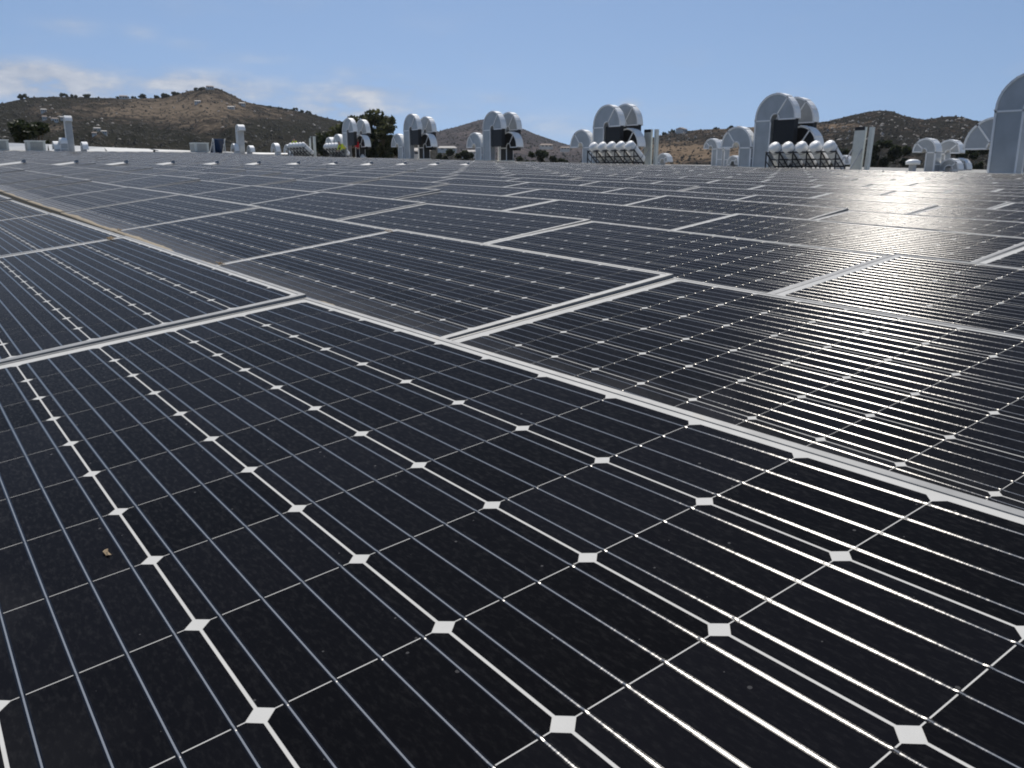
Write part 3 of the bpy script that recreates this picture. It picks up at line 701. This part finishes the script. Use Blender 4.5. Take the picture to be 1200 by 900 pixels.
scatter('scrub', HC, syC, cvC, 3000, 2.4, M['scrub'], lambda c, r, y: r < .6 - c * .5, 'dark scrub dotted over the far middle hill', 'scrub', 3)
scatter('boulders', HR, syR, cvR, 500, 1.3, M['boulder'], lambda c, r, y: c < .6 and y < 172 and r < .5, 'pale boulders dotted over the right hills', 'boulders', 4)
scatter('boulders', HL, syL, cvL, 160, 1.4, M['boulder'], lambda c, r, y: r < .4, 'pale rocks dotted over the left hill', 'boulders', 5)

# ------------------------------------------------------------------ trees
def leaf_mat(name, a, b):
    m, nt, p = mat(name); oi = N(nt, 'ShaderNodeNewGeometry').outputs['Random Per Island']
    c = mixc(nt, oi, a, b); L(nt, c, p.inputs['Base Color']); p.inputs['Roughness'].default_value = .6; p.inputs['Specular IOR Level'].default_value = .3
    t = N(nt, 'ShaderNodeBsdfTranslucent'); L(nt, c, t.inputs[0]); mx = N(nt, 'ShaderNodeMixShader'); mx.inputs[0].default_value = .35
    L(nt, p.outputs[0], mx.inputs[1]); L(nt, t.outputs[0], mx.inputs[2]); L(nt, mx.outputs[0], nt.nodes['Material Output'].inputs[0])
    return m
M['leafA'] = leaf_mat('eucalyptus_leaf', (.045, .055, .026), (.12, .125, .062)); M['leafB'] = leaf_mat('dark_leaf', (.018, .028, .012), (.05, .062, .026))
M['bark'] = simple('bark', (.12, .09, .065), .9, 0, 2, .25)
def tree(loc, h, w_, label, m, seed, nleaf=1500, ls=.35, squash=1.0, nclump=26, group=None, base=.25, detail=True):
    g_ = np.random.default_rng(seed); e = empty('tree', loc, 0, label, 'tree', group)
    mb = MB(); tip = Vector((w_ * .05 * g_.normal(), w_ * .05 * g_.normal(), h * .62)); mid = Vector((tip.x * .3, tip.y * .3, h * .3))
    mb.tube((0, 0, -1), mid, h * .03, h * .022, 7); mb.tube(mid, tip, h * .022, h * .009, 7)
    cl = []
    for i in range(nclump):
        a = g_.uniform(0, 2 * math.pi); t = g_.uniform(base, 1) ** .9
        rad = w_ / 2 * math.sqrt(max(.05, 1 - ((t - .55) / .55) ** 2)) * g_.uniform(.45, 1.0)
        c = Vector((rad * math.cos(a), rad * math.sin(a), h * t * .95)); cl.append((c, w_ * g_.uniform(.11, .22)))
        if detail and i % 2 == 0: mb.tube(mid.lerp(tip, g_.random()), c, h * .008, h * .003, 5)
    mb.build('trunk', M['bark'], e)
    k = nleaf // nclump; P = []; 
    for c, s in cl:
        d = g_.normal(size=(k, 3)); d /= np.linalg.norm(d, axis=1)[:, None]; P.append(np.array(c) + d * (s * g_.random((k, 1)) ** .4) * (1, 1, .72 * squash))
    P = np.concatenate(P); n = len(P)
    a = g_.normal(size=(n, 3)); a /= np.linalg.norm(a, axis=1)[:, None]; b = np.cross(a, g_.normal(size=(n, 3))); b /= np.linalg.norm(b, axis=1)[:, None]
    s1 = ls * g_.uniform(.6, 1.4, (n, 1)); s2 = s1 * .55
    v = np.stack([P - a * s1, P + b * s2, P + a * s1, P - b * s2], 1).reshape(-1, 3)
    link('crown', np_mesh('crown', v, np.arange(n * 4).reshape(-1, 4), m), e)
def tree_px(px, top, bot_z, dist, wpx, *a, **k):
    x, y, z = at(px, dist, top); tree((x, y, bot_z), z - bot_z, wpx * dist / FPX * math.cos(math.atan((px - 600) / FPX)), *a, **k)
tree_px(438, 130, 0, 150, 60, 'largest leafy dark tree behind the workers, with ragged top', M['leafA'], 21, 9000, .38, 1, 46)
tree_px(412, 134, 0, 145, 56, 'narrower dark tree left of the largest tree', M['leafA'], 22, 5000, .36, 1, 30)
tree_px(398, 141, 0, 150, 54, 'low dark tree at the left of the tree clump', M['leafB'], 23, 3500, .36, 1, 24)
tree_px(453, 141, 0, 142, 30, 'dark tree on the right side of the tree clump', M['leafA'], 24, 4500, .36, 1, 28)
tree_px(384, 156, 0, 150, 40, 'lowest bush-like tree left of the tree clump', M['leafB'], 25, 2500, .34, 1, 20)
tree_px(31, 134, 0, 135, 44, 'dense dark pine-like tree at far left behind the parapet', M['leafB'], 26, 7000, .36, 1, 44)
tree_px(8, 160, 0, 150, 30, 'low bushy tree at the left picture edge', M['leafB'], 27, 2500, .4, 1, 22)
for i, (px, top, wd, lab) in enumerate([(612, 175, 22, 'low round tree just right of the second duct group'), (632, 172, 24, 'round tree between the far houses and the brown slope'), (655, 177, 22, 'low round tree left of the mid-picture ducts'), (532, 174, 20, 'low dark tree between the two middle duct groups'), (548, 176, 18, 'small dark tree left of the duct group at mid picture'), (518, 178, 16, 'small dark tree right of the beige far building')]):
    tree_px(px, top, 0, 330, wd, lab, M['leafB'], 40 + i, 1200, .8, 1, 14, group='low trees in the valley')
for i, (px, top, wd, lab) in enumerate([(1032, 164, 30, 'dark bushy tree right of the leaning slabs'), (1056, 171, 26, 'dark bushy tree behind the round cowl'), (1120, 168, 30, 'dark bushy tree left of the biggest duct'), (1146, 165, 26, 'dark bushy tree partly behind the biggest duct'), (985, 168, 22, 'dark bushy tree left of the leaning slabs')]):
    tree_px(px, top, 0, 260, wd, lab, M['leafB'], 60 + i, 1600, .7, 1, 16, group='bushy trees at the foot of the right hills')
def on_hill(grid, xs, scr, px, py):         # point on a slope seen at a photograph position (front face)
    j = int(np.clip(np.searchsorted(xs, px), 0, len(xs) - 1)); c = scr[:110, j]
    i = int(np.argmin(np.abs(c - py))); return grid[i, j]
crest = [(27, 113, 7), (74, 111, 6), (86, 113, 5), (100, 113, 6), (138, 113, 4), (148, 112, 4), (155, 112, 4), (168, 113, 6), (182, 114, 5), (193, 113, 7), (205, 110, 6), (229, 105, 5), (236, 104, 5), (315, 125, 4), (327, 126, 4), (334, 128, 4), (345, 128, 5), (352, 131, 5), (360, 132, 5)]
names_ = ['left picture edge', 'first road bend', 'hill road', 'saddle of the ridge', 'pale houses', 'ridge houses', 'ridge top', 'ridge path', 'left of the peak', 'below the peak', 'peak foot', 'left side of peak', 'peak top', 'right shoulder', 'shoulder bend', 'shoulder middle', 'lower shoulder', 'lower ridge', 'end of ridge']
for i, (px, py, hp) in enumerate(crest):
    p = on_hill(HL, xsL, syL, px, py + 1.5); d = math.hypot(p[0], p[1]); h = hp * d / FPX
    tree((p[0], p[1], p[2] - .8 - h * .28), h * .95, h * 1.3, '%s tiny dark tree from the left on the skyline of the left hill' % ordinal(i + 1), M['leafB'], 100 + i, 420, h * .14, 1, 14, base=.45, group='tiny trees along the left skyline', detail=False)
for i, (px, py, hp) in enumerate([(778, 156, 5), (786, 154, 6), (856, 148, 5), (892, 147, 4), (947, 142, 5), (838, 150, 4)]):
    p = on_hill(HR, xsR, syR, px, py + 1.5); d = math.hypot(p[0], p[1]); h = hp * d / FPX
    tree((p[0], p[1], p[2] - .8 - h * .28), h * .95, h * 1.3, '%s tiny dark tree from the left on the skyline of the right hills' % ordinal(sorted([778, 786, 856, 892, 947, 838]).index(px) + 1), M['leafB'], 140 + i, 420, h * .14, 1, 14, base=.45, group='tiny trees along the right skyline', detail=False)
# houses on the slopes and in the valley
M['stucco'] = simple('pale_stucco', (.82, .78, .7), .9, 0, .4, .1); M['tile'] = simple('grey_roof_tile', (.30, .24, .2), .9, 0, .8, .2); M['whiter'] = simple('white_roof', (.46, .43, .39), .8, 0, .5, .1); M['glass'] = simple('window_glass', (.03, .035, .04), .1)
def house(p, rz, w_, d_, h, label, roofm, group='houses on the hillside'):
    e = empty('house', p, rz, label, 'house', group)
    b = MB(); b.box((0, 0, h / 2 - 1), (w_, d_, h + 2)); b.build('wall', M['stucco'], e)
    b = MB(); o = .4; x, y = w_ / 2 + o, d_ / 2 + o; t = h + d_ * .22
    vs = [(-x, -y, h), (x, -y, h), (x, y, h), (-x, y, h), (-x * .8, 0, t), (x * .8, 0, t)]
    b.add(vs, [(0, 1, 5, 4), (2, 3, 4, 5), (1, 2, 5), (3, 0, 4), (3, 2, 1, 0)]); b.build('roof', roofm, e)
    for i in range(3):
        for s in (-1, 1):
            g_ = MB(); g_.box((-w_ * .32 + i * w_ * .32, s * (d_ / 2 + .03), h * .55), (w_ * .16, .08, h * .4)); g_.build('window', M['glass'], e)
for px, py, wpx, hpx, lab, rf in [(48, 130.5, 5, 2.4, 'white-roofed house on the upper left slope', 'whiter'), (49, 139.5, 4, 3, 'small pale house left of the tan field', 'tile'), (59, 141, 6, 3, 'wide pale house above the tan field', 'tile'), (69, 139.5, 4, 2.4, 'white house right of the wide pale house', 'whiter'),
    (108, 153, 6, 3, 'white house on the pale cutting right of the thin duct', 'whiter'), (116, 156, 5, 2.5, 'small white house right of another on the pale cutting', 'whiter'), (104, 158, 4, 2.5, 'lowest small house on the pale cutting', 'tile'),
    (245, 103.5, 7, 2.5, 'pale house on top of the peak', 'tile'), (144, 115, 8, 2.5, 'pale house on the ridge left of the peak', 'tile'), (230, 120, 6, 1.8, 'pale low building below the peak', 'whiter'), (268, 127, 7, 2, 'pale low building right of and below the peak', 'whiter'), (283, 123, 6, 2, 'pale low building on the right side of the peak', 'whiter')]:
    p = on_hill(HL, xsL, syL, px, py + hpx / 2); d = math.hypot(p[0], p[1]); s = d / FPX
    house(tuple(p), math.atan2(p[1], p[0]) - math.pi / 2 + random.uniform(-.4, .4), wpx * s, 4.0 * s, hpx * s * 1.15, lab, M[rf])
for px, py, dist, wpx, hpx, lab, rf in [(487, 179, 300, 30, 7, 'long beige flat building beyond the roof edge', 'whiter'), (524, 174.5, 620, 20, 3, 'long white-roofed building below the far hill', 'whiter'), (551, 179, 480, 18, 4, 'white-roofed shed left of the second middle duct group', 'whiter'), (640, 171, 800, 14, 3, 'pale house in the valley right of the far hill', 'tile'), (662, 174, 760, 10, 3, 'small pale house in the valley left of the tallest mid duct', 'tile')]:
    x, y, z = at(px, dist, py + hpx / 2); s = dist / FPX
    e = house((x, y, z), math.atan2(y, x) - math.pi / 2 + .15, wpx * s, wpx * s * .5, hpx * s * .75, lab, M[rf], 'buildings in the valley')
p = on_hill(HR, xsR, syR, 798, 156); house(tuple(p), .4, 12, 8, 4, 'tan house on the ridge behind the upright slabs', M['tile'])

# ------------------------------------------------------------------ workers
M['skin'] = simple('skin', (.42, .26, .18), .6); M['hair'] = simple('dark_hair', (.02, .016, .013), .7); M['hivis'] = simple('hi_vis_yellow', (.78, .86, .05), .8, 0, 20, .08)
M['red'] = simple('red_cloth', (.62, .018, .028), .85, 0, 20, .1); M['trouser'] = simple('dark_trousers', (.018, .02, .028), .9, 0, 20, .2); M['boot'] = simple('boots', (.05, .035, .025), .7); M['jean'] = simple('pale_trousers', (.3, .29, .27), .9, 0, 12, .15); M['bag'] = simple('white_sack', (.72, .7, .66), .8, 0, 9, .1)
def skin_mesh(name, pts, edges, rad, m, parent, sub=2):
    me = bpy.data.meshes.new(name); me.from_pydata(pts, edges, []); o = link(name, me, parent); me.materials.append(m)
    md = o.modifiers.new('skin', 'SKIN'); md.use_smooth_shade = True
    for i, r_ in enumerate(rad):
        sv = me.skin_vertices[0].data[i]; sv.radius = r_ if isinstance(r_, tuple) else (r_, r_); sv.use_root = (i == 0)
    o.modifiers.new('subdivision', 'SUBSURF').levels = sub; o.modifiers['subdivision'].render_levels = sub
    return o
def person(px, depth, rz, label, shirt, legs, J, extra=None):
    u, v, z = roof_at(px, depth); e = empty('person', (u, v, z), rz, label, 'person')
    j = J
    def chain(n): return [j[k] for k in n]
    order = ['pelvis', 'waist', 'chest', 'neck', 'head', 'crown', 'sh_l', 'el_l', 'wr_l', 'pa_l', 'sh_r', 'el_r', 'wr_r', 'pa_r', 'hip_l', 'kn_l', 'an_l', 'to_l', 'hip_r', 'kn_r', 'an_r', 'to_r']
    ix = {k: i for i, k in enumerate(order)}
    ed = [('pelvis', 'waist'), ('waist', 'chest'), ('chest', 'neck'), ('neck', 'head'), ('head', 'crown')]
    for s in 'lr': ed += [('chest', 'sh_' + s), ('sh_' + s, 'el_' + s), ('el_' + s, 'wr_' + s), ('wr_' + s, 'pa_' + s), ('pelvis', 'hip_' + s), ('hip_' + s, 'kn_' + s), ('kn_' + s, 'an_' + s), ('an_' + s, 'to_' + s)]
    P = [j[k] for k in order]; E = [(ix[a], ix[b]) for a, b in ed]
    rad = {'pelvis': (.15, .11), 'waist': (.13, .10), 'chest': (.16, .12), 'neck': .06, 'head': (.085, .10), 'crown': (.07, .085)}
    for s in 'lr': rad.update({'sh_' + s: .065, 'el_' + s: .043, 'wr_' + s: .03, 'pa_' + s: (.042, .02), 'hip_' + s: .088, 'kn_' + s: .06, 'an_' + s: .042, 'to_' + s: (.045, .035)})
    # fingers grow from the palm
    rl = [rad[k] for k in order]
    for s in 'lr':
        pa, wr = Vector(j['pa_' + s]), Vector(j['wr_' + s]); d = (pa - wr).normalized(); side = d.orthogonal().normalized(); nrm = d.cross(side)
        for q, (o, ln) in enumerate([(-.03, .07), (-.01, .085), (.01, .08), (.03, .065)]):
            a = pa + side * o + d * .035; b = a + d * ln * .55 + nrm * .012; c = b + d * ln * .4 + nrm * .028
            n0 = len(P); P += [tuple(a), tuple(b), tuple(c)]; rl += [.01, .009, .008]; E += [(ix['pa_' + s], n0), (n0, n0 + 1), (n0 + 1, n0 + 2)]
        a = pa - side * .045 - d * .02; b = a - side * .02 + d * .045; n0 = len(P); P += [tuple(a), tuple(b)]; rl += [.012, .01]; E += [(ix['pa_' + s], n0), (n0, n0 + 1)]
    skin_mesh('body', P, E, rl, M['skin'], e)
    # shirt, trousers, boots follow the body a little outside it
    V_ = lambda k: Vector(j[k]); lp = lambda a, b, t: tuple(V_(a).lerp(V_(b), t))
    P = [j['waist'], j['chest'], lp('chest', 'neck', .7), j['pelvis']]; E = [(0, 1), (1, 2), (0, 3)]; rl = [(.16, .125), (.19, .15), .08, (.175, .135)]
    for s in 'lr': n0 = len(P); P += [j['sh_' + s], j['el_' + s], lp('el_' + s, 'wr_' + s, .85)]; rl += [.085, .062, .048]; E += [(1, n0), (n0, n0 + 1), (n0 + 1, n0 + 2)]
    skin_mesh('jacket', P, E, rl, shirt, e)
    P = [j['pelvis'], lp('pelvis', 'waist', .5)]; E = [(0, 1)]; rl = [(.172, .13), (.155, .12)]
    for s in 'lr': n0 = len(P); P += [j['hip_' + s], j['kn_' + s], lp('kn_' + s, 'an_' + s, .93)]; rl += [.11, .082, .07]; E += [(0, n0), (n0, n0 + 1), (n0 + 1, n0 + 2)]
    skin_mesh('trousers', P, E, rl, legs, e)
    for s in 'lr': skin_mesh('boot', [j['an_' + s], lp('an_' + s, 'to_' + s, .5), j['to_' + s]], [(0, 1), (1, 2)], [.058, .055, .05], M['boot'], e)
    hd, cr = V_('head'), V_('crown'); up = (cr - hd).normalized(); fw = Vector(j['face']).normalized()
    skin_mesh('hair', [tuple(hd + up * .06 - fw * .045), tuple(cr - fw * .02), tuple(cr + up * .03)], [(0, 1), (1, 2)], [(.09, .08), (.085, .095), .06], M['hair'], e)
    f = MB(); sd = up.cross(fw).normalized(); c = hd + up * .02
    for s in (-1, 1): f.lathe([(0, .001), (.005, .011), (.012, .001)], c + sd * .035 * s + fw * .088, fw, 6)
    f.build('eye', M['hair'], e)
    nm = MB(); nm.lathe([(0, .016), (.02, .012), (.028, .002)], c + fw * .085 - up * .03, fw, 6); nm.build('nose', M['skin'], e)
    mo = MB(); mo.box(c + fw * .092 - up * .075, (.045, .012, .01), Matrix((sd, fw, up)).transposed()); mo.build('mouth', M['red'], e)
    for s in (-1, 1): ea = MB(); ea.lathe([(0, .028), (.015, .026), (.02, .005)], c + sd * .085 * s, sd * s, 8); ea.build('ear', M['skin'], e)
    return e
# local frame: x = person's right, y = forward
def stand(arm=0.0, lean=0.0):
    J = dict(pelvis=(0, 0, .95), waist=(0, .0 + lean * .12, 1.12), chest=(0, lean * .35, 1.34), neck=(0, lean * .5, 1.5), head=(0, lean * .58 + .01, 1.62), crown=(0, lean * .62 + .01, 1.72), face=(0, 1, -lean * .6))
    for s, k in (('l', -1), ('r', 1)):
        J['sh_' + s] = (.19 * k, lean * .42, 1.43); J['el_' + s] = (.24 * k, .06 + lean * .5 + arm * .1, 1.16); J['wr_' + s] = (.19 * k, .2 + lean * .6 + arm * .22, 1.02 + arm * .12); J['pa_' + s] = (.17 * k, .27 + lean * .62 + arm * .25, .99 + arm * .14)
        J['hip_' + s] = (.1 * k, 0, .9); J['kn_' + s] = (.12 * k, .04 * k + .03, .5); J['an_' + s] = (.13 * k, .08 * k, .09); J['to_' + s] = (.15 * k, .08 * k + .17, .045)
    return J
def bent():
    J = dict(pelvis=(0, -.12, .9), waist=(0, .06, 1.02), chest=(0, .26, 1.14), neck=(0, .38, 1.24), head=(0, .47, 1.31), crown=(0, .52, 1.4), face=(0, .8, -.6))
    for s, k in (('l', -1), ('r', 1)):
        J['sh_' + s] = (.19 * k, .30, 1.2); J['el_' + s] = (.23 * k, .42, .92); J['wr_' + s] = (.18 * k, .58, .76); J['pa_' + s] = (.16 * k, .64, .72)
        J['hip_' + s] = (.1 * k, -.12, .85); J['kn_' + s] = (.13 * k, .06 + .06 * k, .48); J['an_' + s] = (.14 * k, .08 * k - .05, .09); J['to_' + s] = (.16 * k, .08 * k + .12, .045)
    return J
person(420.5, 75.5, R(70), 'worker in a red jacket and dark trousers standing beside the ducts', M['red'], M['trouser'], stand(.4))
person(404.5, 71, R(100), 'worker in yellow hi-vis leaning over the tube rack, pale trousers', M['hivis'], M['jean'], bent())
person(348, 81, R(120), 'worker in yellow hi-vis seen from the chest up behind the left tube rack', M['hivis'], M['trouser'], stand(.3, .3))
u, v, z = roof_at(425.5, 75.4); mb = MB(); mb.lathe([(0, .01), (.01, .2), (.15, .24), (.32, .19), (.4, .09), (.42, .11), (.46, .08), (.47, .01)], (u, v, z), (0, 0, 1), 14)
tag(mb.build('sack', M['bag']), 'white sack on the roof beside the worker in red', 'sack')

# ------------------------------------------------------------------ small litter on the near panels
M['leaf_dry'] = simple('dry_leaf', (.30, .22, .13), .9, 0, 60, .25)
def debris(r, k, x, y, label, n, seed, spread=.03, smax=.011, m=None, flat=None):
    g_ = np.random.default_rng(seed); mt = [p for p in panels if p['r'] == r and p['k'] == k][0]['m']; mb = MB()
    for i in range(n):
        c = Vector((x + g_.normal() * spread, y + abs(g_.normal()) * spread * .4, -.0008 + g_.random() * (.006 if flat is None else .0006))); a = g_.uniform(0, 6.28); s = g_.uniform(smax * .3, smax)
        q = [Vector((math.cos(a + t) * s * m_, math.sin(a + t) * s * m_ * .6, z_)) + c for t, m_, z_ in ((0, 1, 0), (1.6, .7, .003), (3.1, 1, 0), (4.7, .7, .002))]
        top = c + Vector((0, 0, s * .5 if flat is None else s * flat)); mb.add([mt @ p_ for p_ in q + [top]], [(0, 1, 4), (1, 2, 4), (2, 3, 4), (3, 0, 4), (3, 2, 1, 0)])
    tag(mb.build('debris', m or M['leaf_dry']), label, 'debris')
debris(1, 1, -PL / 2 + .02, PW - .075, 'dried leaf litter caught in the corner at the far end of the foreground panel', 46, 5, .022)
debris(2, 1, -PL / 2 + .012, .05, 'dried dirt clump at the frame corner beyond the foreground panel', 36, 6, .018)
debris(2, 1, -PL / 2 + .012, PW - .06, 'dirt clump at the upper corner of the second-row panel', 24, 8, .02)
debris(2, 2, -PL / 2 + .02, .03, 'tan dirt clump on the lower frame corner at left in the second row', 26, 9, .025)
debris(1, 0, .115, .3045, 'small tan leaf flake lying on a left cell of the foreground panel', 4, 31, .003, .008, None, .12)

# ------------------------------------------------------------------ thin haze in the valley air
m = bpy.data.materials.new('air_haze'); m.use_nodes = True; nt = m.node_tree; nt.nodes.clear()
out = nt.nodes.new('ShaderNodeOutputMaterial'); pv = nt.nodes.new('ShaderNodeVolumePrincipled')
pv.inputs['Color'].default_value = (.80, .86, .95, 1); pv.inputs['Density'].default_value = .00004; pv.inputs['Anisotropy'].default_value = .3
nt.links.new(pv.outputs[0], out.inputs['Volume'])
hb = MB(); hb.box((0, 0, 159), (7600, 7600, 320)); tag(hb.build('haze', m), kind='stuff')
